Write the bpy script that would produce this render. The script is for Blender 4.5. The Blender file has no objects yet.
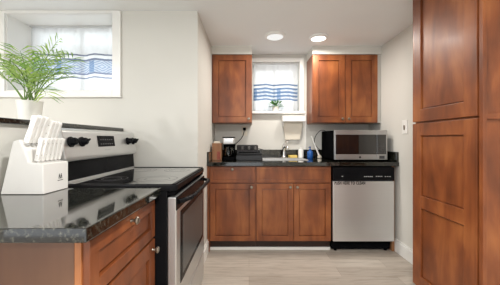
import bpy, bmesh, math, random
from mathutils import Vector, Matrix
random.seed(7)
sc = bpy.context.scene
COL = sc.collection
PI = math.pi

# ------------------------------------------------------------------ camera, world, light, exposure
cam_d = bpy.data.cameras.new('camera'); cam = bpy.data.objects.new('camera', cam_d); COL.objects.link(cam)
cam.location = (0, 0, 1.13); cam.rotation_euler = (PI/2, 0, 0)
cam_d.sensor_width = 36; cam_d.lens = 258/500*36
cam_d.shift_x = 0.002; cam_d.shift_y = -0.006
cam_d.clip_start = 0.02
sc.camera = cam

w = bpy.data.worlds.new('world'); sc.world = w; w.use_nodes = True
bg = w.node_tree.nodes['Background']
bg.inputs['Color'].default_value = (0.93, 0.965, 1.0, 1); bg.inputs['Strength'].default_value = 1.3

def area(name, loc, rot, sx, sy, power, color=(1, 1, 1), shape='RECTANGLE'):
    d = bpy.data.lights.new(name, 'AREA'); d.shape = shape; d.size = sx; d.size_y = sy
    d.energy = power; d.color = color
    o = bpy.data.objects.new(name, d); o.location = loc; o.rotation_euler = rot; COL.objects.link(o)
    return o
# daylight outside the two basement windows
area('daylight_left', (-1.55, 2.85, 1.9), (math.radians(-90), 0, 0), 1.1, 0.9, 4, (0.93, 0.97, 1.0))
area('daylight_back', (0.33, 3.95, 1.85), (math.radians(-90), 0, 0), 0.9, 0.8, 3, (0.93, 0.97, 1.0))
sc.view_settings.view_transform = 'Standard'; sc.view_settings.look = 'None'
sc.view_settings.gamma = 1.0; sc.view_settings.use_curve_mapping = False
sc.view_settings.exposure = 0.66
LAMP_POWER = 11.0

# ------------------------------------------------------------------ materials
def lin(r, g, b):
    f = lambda c: (c/255/12.92) if c/255 <= 0.04045 else ((c/255+0.055)/1.055)**2.4
    return (f(r), f(g), f(b), 1.0)

def newmat(name):
    m = bpy.data.materials.new(name); m.use_nodes = True
    nt = m.node_tree; nt.nodes.clear()
    out = nt.nodes.new('ShaderNodeOutputMaterial')
    b = nt.nodes.new('ShaderNodeBsdfPrincipled')
    nt.links.new(b.outputs[0], out.inputs[0])
    return m, nt, b, out

def N(nt, t, **kw):
    n = nt.nodes.new(t)
    for k, v in kw.items():
        if k.startswith('_'): setattr(n, k[1:], v)
        else: n.inputs[k].default_value = v
    return n

def coords(nt, scale=(1, 1, 1), kind='Object'):
    tc = N(nt, 'ShaderNodeTexCoord'); mp = N(nt, 'ShaderNodeMapping', Scale=scale)
    nt.links.new(tc.outputs[kind], mp.inputs[0]); return mp

def ramp(nt, stops):
    r = N(nt, 'ShaderNodeValToRGB'); e = r.color_ramp.elements
    while len(e) < len(stops): e.new(0.5)
    for i, (p, c) in enumerate(stops): e[i].position = p; e[i].color = c
    return r

def plain(name, c, rough=0.5, metal=0.0, vary=0.06, scale=6.0, bump=0.0, bscale=120.0, coat=0.0, spec=0.5):
    """a painted, moulded or metal surface with a faint mottling"""
    m, nt, b, out = newmat(name)
    mp = coords(nt)
    n = N(nt, 'ShaderNodeTexNoise', Scale=scale, Detail=3.0); nt.links.new(mp.outputs[0], n.inputs['Vector'])
    lo = tuple(x*(1-vary) for x in c[:3])+(1,); hi = tuple(min(1, x*(1+vary)) for x in c[:3])+(1,)
    r = ramp(nt, [(0.3, lo), (0.7, hi)])
    nt.links.new(n.outputs['Fac'], r.inputs[0]); nt.links.new(r.outputs[0], b.inputs['Base Color'])
    b.inputs['Roughness'].default_value = rough; b.inputs['Metallic'].default_value = metal
    b.inputs['Coat Weight'].default_value = coat; b.inputs['Coat Roughness'].default_value = 0.15
    b.inputs['Specular IOR Level'].default_value = spec
    if bump:
        n2 = N(nt, 'ShaderNodeTexNoise', Scale=bscale, Detail=2.0); nt.links.new(mp.outputs[0], n2.inputs['Vector'])
        bp = N(nt, 'ShaderNodeBump', Strength=bump, Distance=0.002); nt.links.new(n2.outputs['Fac'], bp.inputs['Height'])
        nt.links.new(bp.outputs[0], b.inputs['Normal'])
    return m

def wood(name, dark, mid, light, rough=0.42, stretch=(6, 6, 1.3), coat=0.1):
    m, nt, b, out = newmat(name)
    mp = coords(nt, stretch)
    oi = N(nt, 'ShaderNodeObjectInfo')
    add = N(nt, 'ShaderNodeVectorMath', _operation='ADD')
    mul = N(nt, 'ShaderNodeMath', _operation='MULTIPLY'); mul.inputs[1].default_value = 17.0
    nt.links.new(oi.outputs['Random'], mul.inputs[0])
    nt.links.new(mp.outputs[0], add.inputs[0]); nt.links.new(mul.outputs[0], add.inputs[1])
    n1 = N(nt, 'ShaderNodeTexNoise', Scale=1.3, Detail=4.0, Roughness=0.6, Distortion=0.6)
    nt.links.new(add.outputs[0], n1.inputs['Vector'])
    mp2 = coords(nt, (3, 3, 2))
    n2 = N(nt, 'ShaderNodeTexNoise', Scale=1.5, Detail=2.0); nt.links.new(mp2.outputs[0], n2.inputs['Vector'])
    mx = N(nt, 'ShaderNodeMix', _data_type='FLOAT'); mx.inputs[0].default_value = 0.5
    nt.links.new(n1.outputs['Fac'], mx.inputs[2]); nt.links.new(n2.outputs['Fac'], mx.inputs[3])
    r = ramp(nt, [(0.34, dark), (0.5, mid), (0.66, light)])
    nt.links.new(mx.outputs[0], r.inputs[0]); nt.links.new(r.outputs[0], b.inputs['Base Color'])
    mp3 = coords(nt, (90, 90, 3))
    n3 = N(nt, 'ShaderNodeTexNoise', Scale=1.0, Detail=3.0); nt.links.new(mp3.outputs[0], n3.inputs['Vector'])
    bp = N(nt, 'ShaderNodeBump', Strength=0.08, Distance=0.001); nt.links.new(n3.outputs['Fac'], bp.inputs['Height'])
    nt.links.new(bp.outputs[0], b.inputs['Normal'])
    b.inputs['Roughness'].default_value = rough
    b.inputs['Coat Weight'].default_value = coat; b.inputs['Coat Roughness'].default_value = 0.2
    return m

M = {}
M['wood'] = wood('cherry_wood', lin(86, 42, 19), lin(127, 68, 33), lin(164, 99, 52))
M['stile'] = wood('light_stile_wood', lin(150, 92, 52), lin(176, 112, 66), lin(196, 134, 84))
M['laminate'] = wood('brown_end_laminate', lin(84, 56, 40), lin(104, 70, 50), lin(124, 88, 64), stretch=(5, 5, 0.4))
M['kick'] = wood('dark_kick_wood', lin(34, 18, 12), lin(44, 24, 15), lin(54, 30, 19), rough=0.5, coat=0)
M['block_wood'] = wood('box_wood', lin(120, 80, 52), lin(150, 104, 70), lin(172, 126, 92), rough=0.5, coat=0)
M['wall'] = plain('wall_paint', lin(215, 213, 206), 0.75, vary=0.015, scale=2, bump=0.05, bscale=160)
M['ceiling'] = plain('ceiling_paint', lin(240, 242, 242), 0.8, vary=0.01, scale=2)
M['trim'] = plain('white_trim_paint', lin(238, 237, 233), 0.35, vary=0.01, scale=3)
M['white'] = plain('white_plastic', lin(238, 236, 232), 0.35, vary=0.015)
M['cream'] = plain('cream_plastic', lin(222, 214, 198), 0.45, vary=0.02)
M['black'] = plain('black_enamel', (0.008, 0.008, 0.009, 1), 0.25, vary=0.2, spec=0.05)
M['matte_black'] = plain('matte_black', (0.005, 0.005, 0.0055, 1), 0.6, vary=0.2, spec=0.0)
M['rack_black'] = plain('coated_wire', (0.014, 0.014, 0.016, 1), 0.4, vary=0.2)
M['grey'] = plain('dark_grey_plastic', lin(70, 70, 72), 0.4, vary=0.05)
M['lightgrey'] = plain('light_grey_print', lin(190, 190, 190), 0.5, vary=0.02)
M['ink'] = plain('dark_print', lin(60, 58, 56), 0.6, vary=0.05)
M['blue'] = plain('blue_soap', lin(36, 92, 166), 0.2, vary=0.1)
M['yellow'] = plain('yellow_sponge', lin(226, 196, 110), 0.9, vary=0.08, scale=60, bump=0.6, bscale=300)
M['soil'] = plain('potting_soil', lin(70, 52, 38), 0.95, vary=0.3, scale=80, bump=0.8, bscale=200)
M['oven_glass'] = plain('oven_window_screen', lin(78, 78, 77), 0.32, vary=0.04, spec=0.3)
M['knob'] = plain('bronze_knob', lin(150, 142, 130), 0.28, metal=0.9, vary=0.05)
M['chrome'] = plain('chrome', (0.8, 0.8, 0.8, 1), 0.1, metal=1.0, vary=0.02)
M['ceramic'] = plain('white_ceramic', lin(226, 224, 216), 0.3, vary=0.02)
M['stem'] = plain('palm_stem', lin(92, 122, 50), 0.5, vary=0.15)
M['redcloth'] = plain('red_print', lin(150, 72, 58), 0.6, vary=0.2, scale=40)

def steel(name, c, rough, axis):
    m, nt, b, out = newmat(name)
    s = [220, 220, 220]; s[axis] = 2
    mp = coords(nt, s)
    n = N(nt, 'ShaderNodeTexNoise', Scale=1.0, Detail=2.0); nt.links.new(mp.outputs[0], n.inputs['Vector'])
    r = ramp(nt, [(0.3, tuple(x*0.985 for x in c)+(1,)), (0.7, tuple(min(1, x*1.015) for x in c)+(1,))])
    nt.links.new(n.outputs['Fac'], r.inputs[0]); nt.links.new(r.outputs[0], b.inputs['Base Color'])
    b.inputs['Metallic'].default_value = 0.85; b.inputs['Roughness'].default_value = rough
    bp = N(nt, 'ShaderNodeBump', Strength=0.015, Distance=0.001); nt.links.new(n.outputs['Fac'], bp.inputs['Height'])
    nt.links.new(bp.outputs[0], b.inputs['Normal'])
    return m
M['steel'] = steel('brushed_steel', (0.70, 0.70, 0.70), 0.36, 0)
M['steel_dark'] = steel('brushed_steel_microwave', (0.48, 0.48, 0.48), 0.32, 0)
M['steel_y'] = steel('brushed_steel_range', (0.62, 0.62, 0.61), 0.34, 1)

def granite():
    m, nt, b, out = newmat('black_granite')
    mp = coords(nt)
    n1 = N(nt, 'ShaderNodeTexNoise', Scale=95.0, Detail=4.0, Roughness=0.6, Distortion=0.2)
    nt.links.new(mp.outputs[0], n1.inputs['Vector'])
    r1 = ramp(nt, [(0.38, lin(6, 7, 6)), (0.52, lin(22, 23, 20)), (0.64, lin(66, 66, 57)), (0.76, lin(112, 109, 97))])
    nt.links.new(n1.outputs['Fac'], r1.inputs[0])
    v = N(nt, 'ShaderNodeTexVoronoi', Scale=140.0); nt.links.new(mp.outputs[0], v.inputs['Vector'])
    r2 = ramp(nt, [(0.0, (0.55, 0.55, 0.55, 1)), (0.5, (1, 1, 1, 1))])
    nt.links.new(v.outputs['Distance'], r2.inputs[0])
    mx = N(nt, 'ShaderNodeMix', _data_type='RGBA', _blend_type='MULTIPLY'); mx.inputs[0].default_value = 0.8
    nt.links.new(r1.outputs[0], mx.inputs[6]); nt.links.new(r2.outputs[0], mx.inputs[7])
    nt.links.new(mx.outputs[2], b.inputs['Base Color'])
    b.inputs['Roughness'].default_value = 0.07; b.inputs['Specular IOR Level'].default_value = 0.6
    b.inputs['Coat Weight'].default_value = 0.5; b.inputs['Coat Roughness'].default_value = 0.05
    return m
M['granite'] = granite()

def black_glass():
    m, nt, b, out = newmat('black_glass')
    mp = coords(nt)
    n = N(nt, 'ShaderNodeTexNoise', Scale=300.0, Detail=1.0); nt.links.new(mp.outputs[0], n.inputs['Vector'])
    r = ramp(nt, [(0.6, (0.006, 0.006, 0.007, 1)), (0.8, (0.02, 0.02, 0.02, 1))])
    nt.links.new(n.outputs['Fac'], r.inputs[0]); nt.links.new(r.outputs[0], b.inputs['Base Color'])
    b.inputs['Roughness'].default_value = 0.03; b.inputs['Specular IOR Level'].default_value = 0.75
    b.inputs['Coat Weight'].default_value = 1.0; b.inputs['Coat Roughness'].default_value = 0.02
    return m
M['glass_black'] = black_glass()

def floor_mat():
    m, nt, b, out = newmat('floor_planks')
    mp = coords(nt)
    br = N(nt, 'ShaderNodeTexBrick', Scale=1.0)
    br.offset = 0.37; br.offset_frequency = 2
    br.inputs['Brick Width'].default_value = 1.22; br.inputs['Row Height'].default_value = 0.152
    br.inputs['Mortar Size'].default_value = 0.0012; br.inputs['Mortar Smooth'].default_value = 0.2
    br.inputs['Color1'].default_value = lin(196, 186, 174); br.inputs['Color2'].default_value = lin(172, 161, 149)
    br.inputs['Mortar'].default_value = lin(150, 134, 116)
    nt.links.new(mp.outputs[0], br.inputs['Vector'])
    mp2 = coords(nt, (1.3, 14, 1))
    n = N(nt, 'ShaderNodeTexNoise', Scale=3.0, Detail=5.0, Roughness=0.6, Distortion=0.8); nt.links.new(mp2.outputs[0], n.inputs['Vector'])
    r = ramp(nt, [(0.3, (0.62, 0.60, 0.57, 1)), (0.55, (1, 1, 1, 1))])
    nt.links.new(n.outputs['Fac'], r.inputs[0])
    mx = N(nt, 'ShaderNodeMix', _data_type='RGBA', _blend_type='MULTIPLY'); mx.inputs[0].default_value = 0.75
    nt.links.new(br.outputs['Color'], mx.inputs[6]); nt.links.new(r.outputs[0], mx.inputs[7])
    nt.links.new(mx.outputs[2], b.inputs['Base Color'])
    b.inputs['Roughness'].default_value = 0.42
    bp = N(nt, 'ShaderNodeBump', Strength=0.1, Distance=0.001); nt.links.new(n.outputs['Fac'], bp.inputs['Height'])
    nt.links.new(bp.outputs[0], b.inputs['Normal'])
    return m
M['floor'] = floor_mat()

def pane_mat():
    m = bpy.data.materials.new('window_glass'); m.use_nodes = True
    nt = m.node_tree; nt.nodes.clear()
    out = N(nt, 'ShaderNodeOutputMaterial'); t = N(nt, 'ShaderNodeBsdfTransparent')
    g = N(nt, 'ShaderNodeBsdfGlossy', Roughness=0.03); mix = N(nt, 'ShaderNodeMixShader'); fr = N(nt, 'ShaderNodeFresnel', IOR=1.45)
    n = N(nt, 'ShaderNodeTexNoise', Scale=4.0); r = ramp(nt, [(0.3, (0.93, 0.96, 0.96, 1)), (0.7, (0.97, 0.99, 0.99, 1))])
    nt.links.new(n.outputs['Fac'], r.inputs[0]); nt.links.new(r.outputs[0], t.inputs[0])
    nt.links.new(fr.outputs[0], mix.inputs[0]); nt.links.new(t.outputs[0], mix.inputs[1]); nt.links.new(g.outputs[0], mix.inputs[2])
    nt.links.new(mix.outputs[0], out.inputs[0])
    return m
M['pane'] = pane_mat()

def clear_mat():
    m = pane_mat(); m.name = 'carafe_glass'; return m
M['carafe'] = clear_mat()

def curtain_mat(name, bands, patch=None, blue=lin(112, 142, 180), fill=0.8, dark=lin(92, 108, 150)):
    """white sheer cloth with woven horizontal stripes at the heights of 'bands' [(z, half width, colour)] and an ikat field"""
    m = bpy.data.materials.new(name); m.use_nodes = True
    nt = m.node_tree; nt.nodes.clear()
    out = N(nt, 'ShaderNodeOutputMaterial')
    tc = N(nt, 'ShaderNodeTexCoord'); sep = N(nt, 'ShaderNodeSeparateXYZ'); nt.links.new(tc.outputs['Object'], sep.inputs[0])
    def math_(op, a, b=None):
        n = N(nt, 'ShaderNodeMath', _operation=op)
        for i, v in enumerate((a, b)):
            if v is None: continue
            if isinstance(v, (int, float)): n.inputs[i].default_value = v
            else: nt.links.new(v, n.inputs[i])
        return n.outputs[0]
    X, Z = sep.outputs['X'], sep.outputs['Z']
    wob = math_('MULTIPLY', math_('SINE', math_('MULTIPLY', X, 24.0)), 0.006)
    Zw = math_('ADD', Z, wob)
    ns = N(nt, 'ShaderNodeTexNoise', Scale=55.0, Detail=2.0); nt.links.new(tc.outputs['Object'], ns.inputs['Vector'])
    cur = N(nt, 'ShaderNodeRGB'); cur.outputs[0].default_value = lin(243, 243, 244); col = cur.outputs[0]
    def layer(fac, c, amount=0.9):
        nonlocal col
        f = math_('MULTIPLY', fac, amount)
        mx = N(nt, 'ShaderNodeMix', _data_type='RGBA'); nt.links.new(f, mx.inputs[0])
        nt.links.new(col, mx.inputs[6]); mx.inputs[7].default_value = c; col = mx.outputs[2]
    def band(z, hw):
        d = math_('ABSOLUTE', math_('SUBTRACT', Zw, z))
        return math_('LESS_THAN', d, hw)
    if patch:
        z0, z1, kx = patch
        field = band((z0+z1)/2, (z1-z0)/2)
        layer(field, lin(200, 208, 222), fill)
        tri = math_('PINGPONG', math_('MULTIPLY', X, kx), 1.0)
        zz = math_('MULTIPLY', math_('ABSOLUTE', math_('SUBTRACT', Zw, (z0+z1)/2)), 2/(z1-z0))
        dm = math_('FRACT', math_('MULTIPLY', math_('ADD', tri, zz), 2.5))
        layer(math_('MULTIPLY', field, math_('GREATER_THAN', dm, 0.55)), blue, 0.75*fill)
        big = math_('GREATER_THAN', math_('SINE', math_('MULTIPLY', X, 21.0)), 0.88)
        layer(math_('MULTIPLY', field, big), blue, 0.7)
    for z, hw, c in bands: layer(band(z, hw), c, 0.85)
    # loose weave
    wv = N(nt, 'ShaderNodeTexNoise', Scale=500.0); nt.links.new(tc.outputs['Object'], wv.inputs['Vector'])
    rw = ramp(nt, [(0.3, (0.9, 0.9, 0.9, 1)), (0.7, (1, 1, 1, 1))]); nt.links.new(wv.outputs['Fac'], rw.inputs[0])
    mx = N(nt, 'ShaderNodeMix', _data_type='RGBA', _blend_type='MULTIPLY'); mx.inputs[0].default_value = 1
    nt.links.new(col, mx.inputs[6]); nt.links.new(rw.outputs[0], mx.inputs[7]); col = mx.outputs[2]
    d = N(nt, 'ShaderNodeBsdfDiffuse'); t = N(nt, 'ShaderNodeBsdfTranslucent'); tr = N(nt, 'ShaderNodeBsdfTransparent')
    nt.links.new(col, d.inputs[0]); nt.links.new(col, t.inputs[0]); nt.links.new(col, tr.inputs[0])
    m1 = N(nt, 'ShaderNodeMixShader'); m1.inputs[0].default_value = 0.5
    nt.links.new(d.outputs[0], m1.inputs[1]); nt.links.new(t.outputs[0], m1.inputs[2])
    m2 = N(nt, 'ShaderNodeMixShader'); m2.inputs[0].default_value = 0.26
    nt.links.new(m1.outputs[0], m2.inputs[1]); nt.links.new(tr.outputs[0], m2.inputs[2])
    nt.links.new(m2.outputs[0], out.inputs[0])
    return m

def leaf_mat(name, a, b_):
    m, nt, b, out = newmat(name)
    mp = coords(nt)
    n = N(nt, 'ShaderNodeTexNoise', Scale=14.0, Detail=3.0); nt.links.new(mp.outputs[0], n.inputs['Vector'])
    r = ramp(nt, [(0.3, a), (0.7, b_)]); nt.links.new(n.outputs['Fac'], r.inputs[0])
    nt.links.new(r.outputs[0], b.inputs['Base Color']); b.inputs['Roughness'].default_value = 0.4
    t = N(nt, 'ShaderNodeBsdfTranslucent'); nt.links.new(r.outputs[0], t.inputs[0])
    mx = N(nt, 'ShaderNodeMixShader'); mx.inputs[0].default_value = 0.42
    nt.links.new(b.outputs[0], mx.inputs[1]); nt.links.new(t.outputs[0], mx.inputs[2]); nt.links.new(mx.outputs[0], out.inputs[0])
    return m
M['leaf'] = leaf_mat('palm_leaf', lin(88, 146, 66), lin(192, 214, 116))
M['leaf2'] = leaf_mat('herb_leaf', lin(62, 120, 60), lin(120, 170, 90))

def glow(name, c, s):
    m = bpy.data.materials.new(name); m.use_nodes = True
    nt = m.node_tree; nt.nodes.clear(); out = N(nt, 'ShaderNodeOutputMaterial')
    e = N(nt, 'ShaderNodeEmission', Strength=s)
    n = N(nt, 'ShaderNodeTexNoise', Scale=3.0); r = ramp(nt, [(0.2, tuple(x*0.97 for x in c[:3])+(1,)), (0.8, c)])
    nt.links.new(n.outputs['Fac'], r.inputs[0]); nt.links.new(r.outputs[0], e.inputs[0]); nt.links.new(e.outputs[0], out.inputs[0])
    return m
M['lamp'] = glow('lamp_diffuser', (1.0, 0.985, 0.95, 1), 1.6)
M['lamp_dim'] = glow('lamp_diffuser_frosted', (1.0, 0.985, 0.95, 1), 0.6)

# ------------------------------------------------------------------ mesh builder
class MB:
    def __init__(s): s.bm = bmesh.new()
    def merge(s, other, mat=None):
        me = bpy.data.meshes.new('tmp'); other.to_mesh(me); other.free()
        if mat: me.transform(mat)
        s.bm.from_mesh(me); bpy.data.meshes.remove(me)
    def box(s, x0, x1, y0, y1, z0, z1, bev=0.0, seg=2, mat=None):
        b = bmesh.new(); bmesh.ops.create_cube(b, size=1)
        for v in b.verts:
            v.co = ((x0+x1)/2+v.co.x*(x1-x0), (y0+y1)/2+v.co.y*(y1-y0), (z0+z1)/2+v.co.z*(z1-z0))
        if bev: bmesh.ops.bevel(b, geom=b.edges[:], offset=bev, segments=seg, affect='EDGES', profile=0.5)
        s.merge(b, mat); return s
    def cyl(s, p0, p1, r0, r1=None, n=20):
        p0, p1 = Vector(p0), Vector(p1); r1 = r0 if r1 is None else r1
        b = bmesh.new(); L = (p1-p0).length
        bmesh.ops.create_cone(b, cap_ends=True, segments=n, radius1=r0, radius2=r1, depth=L)
        q = Vector((0, 0, 1)).rotation_difference((p1-p0).normalized()).to_matrix().to_4x4()
        s.merge(b, Matrix.Translation((p0+p1)/2) @ q); return s
    def lathe(s, profile, n=28, mat=None, cap=True):
        b = bmesh.new(); rings = []
        for r, z in profile:
            rings.append([b.verts.new((max(r, 1e-5)*math.cos(2*PI*i/n), max(r, 1e-5)*math.sin(2*PI*i/n), z)) for i in range(n)])
        for a, c in zip(rings, rings[1:]):
            for i in range(n): b.faces.new((a[i], a[(i+1) % n], c[(i+1) % n], c[i]))
        if cap: b.faces.new(rings[0][::-1]); b.faces.new(rings[-1])
        s.merge(b, mat); return s
    def tube(s, pts, r, n=10, radii=None):
        pts = [Vector(p) for p in pts]; b = bmesh.new(); rings = []
        up = None
        for i, p in enumerate(pts):
            t = (pts[min(i+1, len(pts)-1)]-pts[max(i-1, 0)]).normalized()
            if up is None: up = t.orthogonal().normalized()
            up = (up - t*up.dot(t)).normalized(); sd = t.cross(up)
            rr = radii[i] if radii else r
            rings.append([b.verts.new(p+(up*math.cos(2*PI*k/n)+sd*math.sin(2*PI*k/n))*rr) for k in range(n)])
        for a, c in zip(rings, rings[1:]):
            for k in range(n): b.faces.new((a[k], a[(k+1) % n], c[(k+1) % n], c[k]))
        b.faces.new(rings[0][::-1]); b.faces.new(rings[-1])
        s.merge(b); return s
    def prism(s, pts, axis, a0, a1, bev=0.0):
        """polygon of 2-D points, extruded along axis ('y': points are x,z; 'x': y,z; 'z': x,y)"""
        def P(u, v, a): return {'y': (u, a, v), 'x': (a, u, v), 'z': (u, v, a)}[axis]
        b = bmesh.new()
        A = [b.verts.new(P(u, v, a0)) for u, v in pts]; B = [b.verts.new(P(u, v, a1)) for u, v in pts]
        b.faces.new(A[::-1]); b.faces.new(B); n = len(pts)
        for i in range(n): b.faces.new((A[i], A[(i+1) % n], B[(i+1) % n], B[i]))
        bmesh.ops.recalc_face_normals(b, faces=b.faces[:])
        if bev: bmesh.ops.bevel(b, geom=b.edges[:], offset=bev, segments=2, affect='EDGES', profile=0.5)
        s.merge(b); return s
    def build(s, name, mat, parent=None, smooth=False, local=False):
        bmesh.ops.recalc_face_normals(s.bm, faces=s.bm.faces[:])
        me = bpy.data.meshes.new(name); s.bm.to_mesh(me); s.bm.free()
        o = bpy.data.objects.new(name, me); COL.objects.link(o); me.materials.append(mat)
        if parent is not None:
            off = Vector((0, 0, 0)); p = parent
            while p is not None: off += p.location; p = p.parent
            if not local: me.transform(Matrix.Translation(-off))
            o.parent = parent
        if smooth:
            for p in me.polygons: p.use_smooth = True
            try: me.set_sharp_from_angle(angle=math.radians(38))
            except Exception: pass
        return o

def thing(name, label, cat, loc, group=None, rot=None):
    o = bpy.data.objects.new(name, None); COL.objects.link(o); o.location = loc; o.empty_display_size = 0.05
    if rot: o.rotation_euler = rot
    return tag(o, label, cat, group)
def tag(o, label, cat, group=None):
    o['label'] = label; o['category'] = cat
    if group: o['group'] = group
    return o
def single(mb, name, mat, loc, label, cat, group=None, smooth=False):
    """a thing that is one mesh; built in place, origin moved to its base"""
    o = mb.build(name, mat, None, smooth); o.data.transform(Matrix.Translation(-Vector(loc))); o.location = loc
    return tag(o, label, cat, group)
def struct(mb, name, mat, label=None, parent=None, smooth=False):
    o = mb.build(name, mat, parent, smooth)
    if parent is None:
        o['kind'] = 'structure'; o['label'] = label; o['category'] = name.split('_')[0]
    return o

def text_mesh(body, size, extrude=0.0004, bold=0.0):
    c = bpy.data.curves.new('lettering', 'FONT'); c.body = body; c.size = size; c.extrude = extrude; c.offset = bold; c.space_character = 1.15
    c.align_x = 'CENTER'; c.align_y = 'CENTER'
    t = bpy.data.objects.new('lettering_curve', c); COL.objects.link(t)
    dg = bpy.context.evaluated_depsgraph_get()
    me = bpy.data.meshes.new_from_object(t.evaluated_get(dg))
    bpy.data.objects.remove(t); bpy.data.curves.remove(c)
    return me
def add_text(mb, body, size, mat, width=None, bold=0.0):
    me = text_mesh(body, size, bold=bold)
    if width:
        xs = [v.co.x for v in me.vertices]; k = width/(max(xs)-min(xs)); me.transform(Matrix.Diagonal((k, 1, 1, 1)))
    me.transform(mat); mb.bm.from_mesh(me); bpy.data.meshes.remove(me)
FACE_Y = Matrix.Rotation(PI/2, 4, 'X')                                  # reads from -Y
FACE_X = Matrix.Rotation(PI/2, 4, 'Z') @ Matrix.Rotation(PI/2, 4, 'X')  # reads from +X

# ------------------------------------------------------------------ setting
XR, XL, XP = 1.49, -0.42, -1.05      # right wall, return wall, half wall face
YW, YB = 2.11, 3.20                  # window wall, kitchen back wall
ZC = 2.18
YF = -1.7                            # where the modelled room stops behind the viewer
XFL = -3.3

struct(MB().box(XFL, XR+0.3, YF, YB+0.4, -0.1, 0), 'floor', M['floor'], 'pale greige wood plank floor running across the kitchen')
struct(MB().box(XFL, XR+0.3, YF, YB+0.4, ZC, ZC+0.12), 'ceiling', M['ceiling'], 'low flat white ceiling over the kitchen')

# left window wall with an opening
def holed(mb, x0, x1, z0, z1, y0, y1, hx0, hx1, hz0, hz1):
    mb.box(x0, hx0, y0, y1, z0, z1); mb.box(hx1, x1, y0, y1, z0, z1)
    mb.box(hx0, hx1, y0, y1, z0, hz0)
    if z1 > hz1+1e-4: mb.box(hx0, hx1, y0, y1, hz1, z1)
    return mb
W1 = (-1.985, -1.110, 1.527, 2.160); W2 = (0.045, 0.625, 1.475, 2.09)
struct(holed(MB(), XFL, XL-0.1, 0, ZC, YW, YW+0.32, *W1), 'wall_left', M['wall'], 'white painted wall around the recessed window over the half wall')
struct(MB().box(XL-0.1, XL, YW, YB+0.3, 0, ZC), 'wall_return', M['wall'], 'narrow white return wall between range and back cabinets')
struct(holed(MB(), XL, XR, 0, ZC, YB, YB+0.3, *W2), 'wall_back', M['wall'], 'white kitchen back wall with the small sink window')
struct(MB().box(XR, XR+0.12, YF, YB+0.3, 0, ZC), 'wall_right', M['wall'], 'plain white right wall beside the dishwasher')
struct(MB().box(0.35, XR, YF-0.1, YF, 0, ZC), 'wall_behind', M['wall'], 'unseen white wall behind the viewer beside an opening left for fill light')  # partial wall out of view, placed to darken the microwave's reflection
struct(MB().box(XFL-0.12, XFL, YF, YW+0.3, 0, ZC), 'wall_far_left', M['wall'], 'white wall beyond the half wall')
struct(MB().box(XP-0.14, XP, 0.2, YW, 0, 1.197), 'wall_half', M['wall'], 'white half wall behind the range and peninsula cabinet')
struct(MB().box(XP-0.175, XP+0.025, 0.18, YW, 1.197, 1.222, 0.004), 'trim_1', M['granite'], 'dark stone cap on top of the half wall')
# soffits over the wall cabinets
struct(MB().box(XL, 0.034, 2.90, YB, 2.09, ZC), 'trim_2', M['wall'], 'white soffit over the single wall cabinet')
struct(MB().box(0.714, XR, 2.90, YB, 2.09, ZC), 'trim_3', M['wall'], 'white soffit over the double wall cabinet')
def baseboard(name, x0, x1, y0, y1, label, h=0.13):
    mb = MB().box(x0, x1, y0, y1, 0, h-0.02, 0.002)
    cx = (x0 if name.endswith('return') else x1-0.009)
    mb.box(cx, cx+0.009, y0, y1, h-0.02, h, 0.002)
    struct(mb, name, M['trim'], label)
baseboard('baseboard_right', XR-0.016, XR, 1.3, 2.62, 'white baseboard along the right wall')
baseboard('baseboard_return', XL, XL+0.016, YW, 2.62, 'white baseboard on the return wall by the range')

# window casings, sashes, panes
def window(name, hole, y, yb, casing, label, stool=None):
    x0, x1, z0, z1 = hole; cw = 0.068
    root = bpy.data.objects.new(name, None); COL.objects.link(root); root.location = ((x0+x1)/2, y, z0)
    root['kind'] = 'structure'; root['label'] = label; root['category'] = 'window'
    mb = MB()
    if casing == 'full':
        mb.box(x0-cw, x0, y-0.02, y, z0-0.045, ZC-0.002, 0.003); mb.box(x1, x1+cw, y-0.02, y, z0-0.045, ZC-0.002, 0.003)
        mb.box(x0, x1, y-0.02, y, z0-0.045, z0, 0.003); mb.box(x0, x1, y-0.02, y, z1-0.004, ZC-0.002, 0.003)
        mb.box(x0-cw-0.006, x1+cw+0.006, y-0.026, y, z0-0.055, z0-0.045, 0.003)
    else:
        mb.box(x1, x1+0.052, y-0.02, y, z0, z1+0.05, 0.003); mb.box(x0-0.008, x1, y-0.02, y, z1, z1+0.05, 0.003)
    mb.build('window_casing', M['trim'], root)
    if casing == 'full':        # painted liners of the deep recess
        mb = MB(); j = 0.006
        mb.box(x0, x0+j, y, yb, z0, z1); mb.box(x1-j, x1, y, yb, z0, z1); mb.box(x0+j, x1-j, y, yb, z0, z0+j); mb.box(x0+j, x1-j, y, yb, z1-j, z1)
        mb.build('window_jamb', M['trim'], root)
    if stool:
        MB().box(x0-0.008, x1+0.06, y-0.06, y+0.22, z0-0.028, z0, 0.004).build('window_sill', M['trim'], root)
    f = MB(); t = 0.04
    f.box(x0, x0+t, yb, yb+0.04, z0, z1); f.box(x1-t, x1, yb, yb+0.04, z0, z1)
    f.box(x0+t, x1-t, yb, yb+0.04, z0, z0+t); f.box(x0+t, x1-t, yb, yb+0.04, z1-t, z1)
    xm = (x0+x1)/2; zm = (z0+z1)/2
    f.box(xm-0.011, xm+0.011, yb+0.004, yb+0.036, z0+t, z1-t)
    f.box(x0+t, xm-0.011, yb+0.004, yb+0.036, zm+0.06, zm+0.082); f.box(xm+0.011, x1-t, yb+0.004, yb+0.036, zm+0.06, zm+0.082)
    s = f.build('window_sash', M['trim'], root)
    MB().box(x0+t, x1-t, yb+0.018, yb+0.022, z0+t, z1-t).build('window_pane', M['pane'], s)
    return root
window('window_1', W1, YW, YW+0.27, 'full', 'recessed white window above the half wall')
window('window_2', W2, YB, YB+0.24, 'part', 'small white window over the sink', stool=True)

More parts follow.
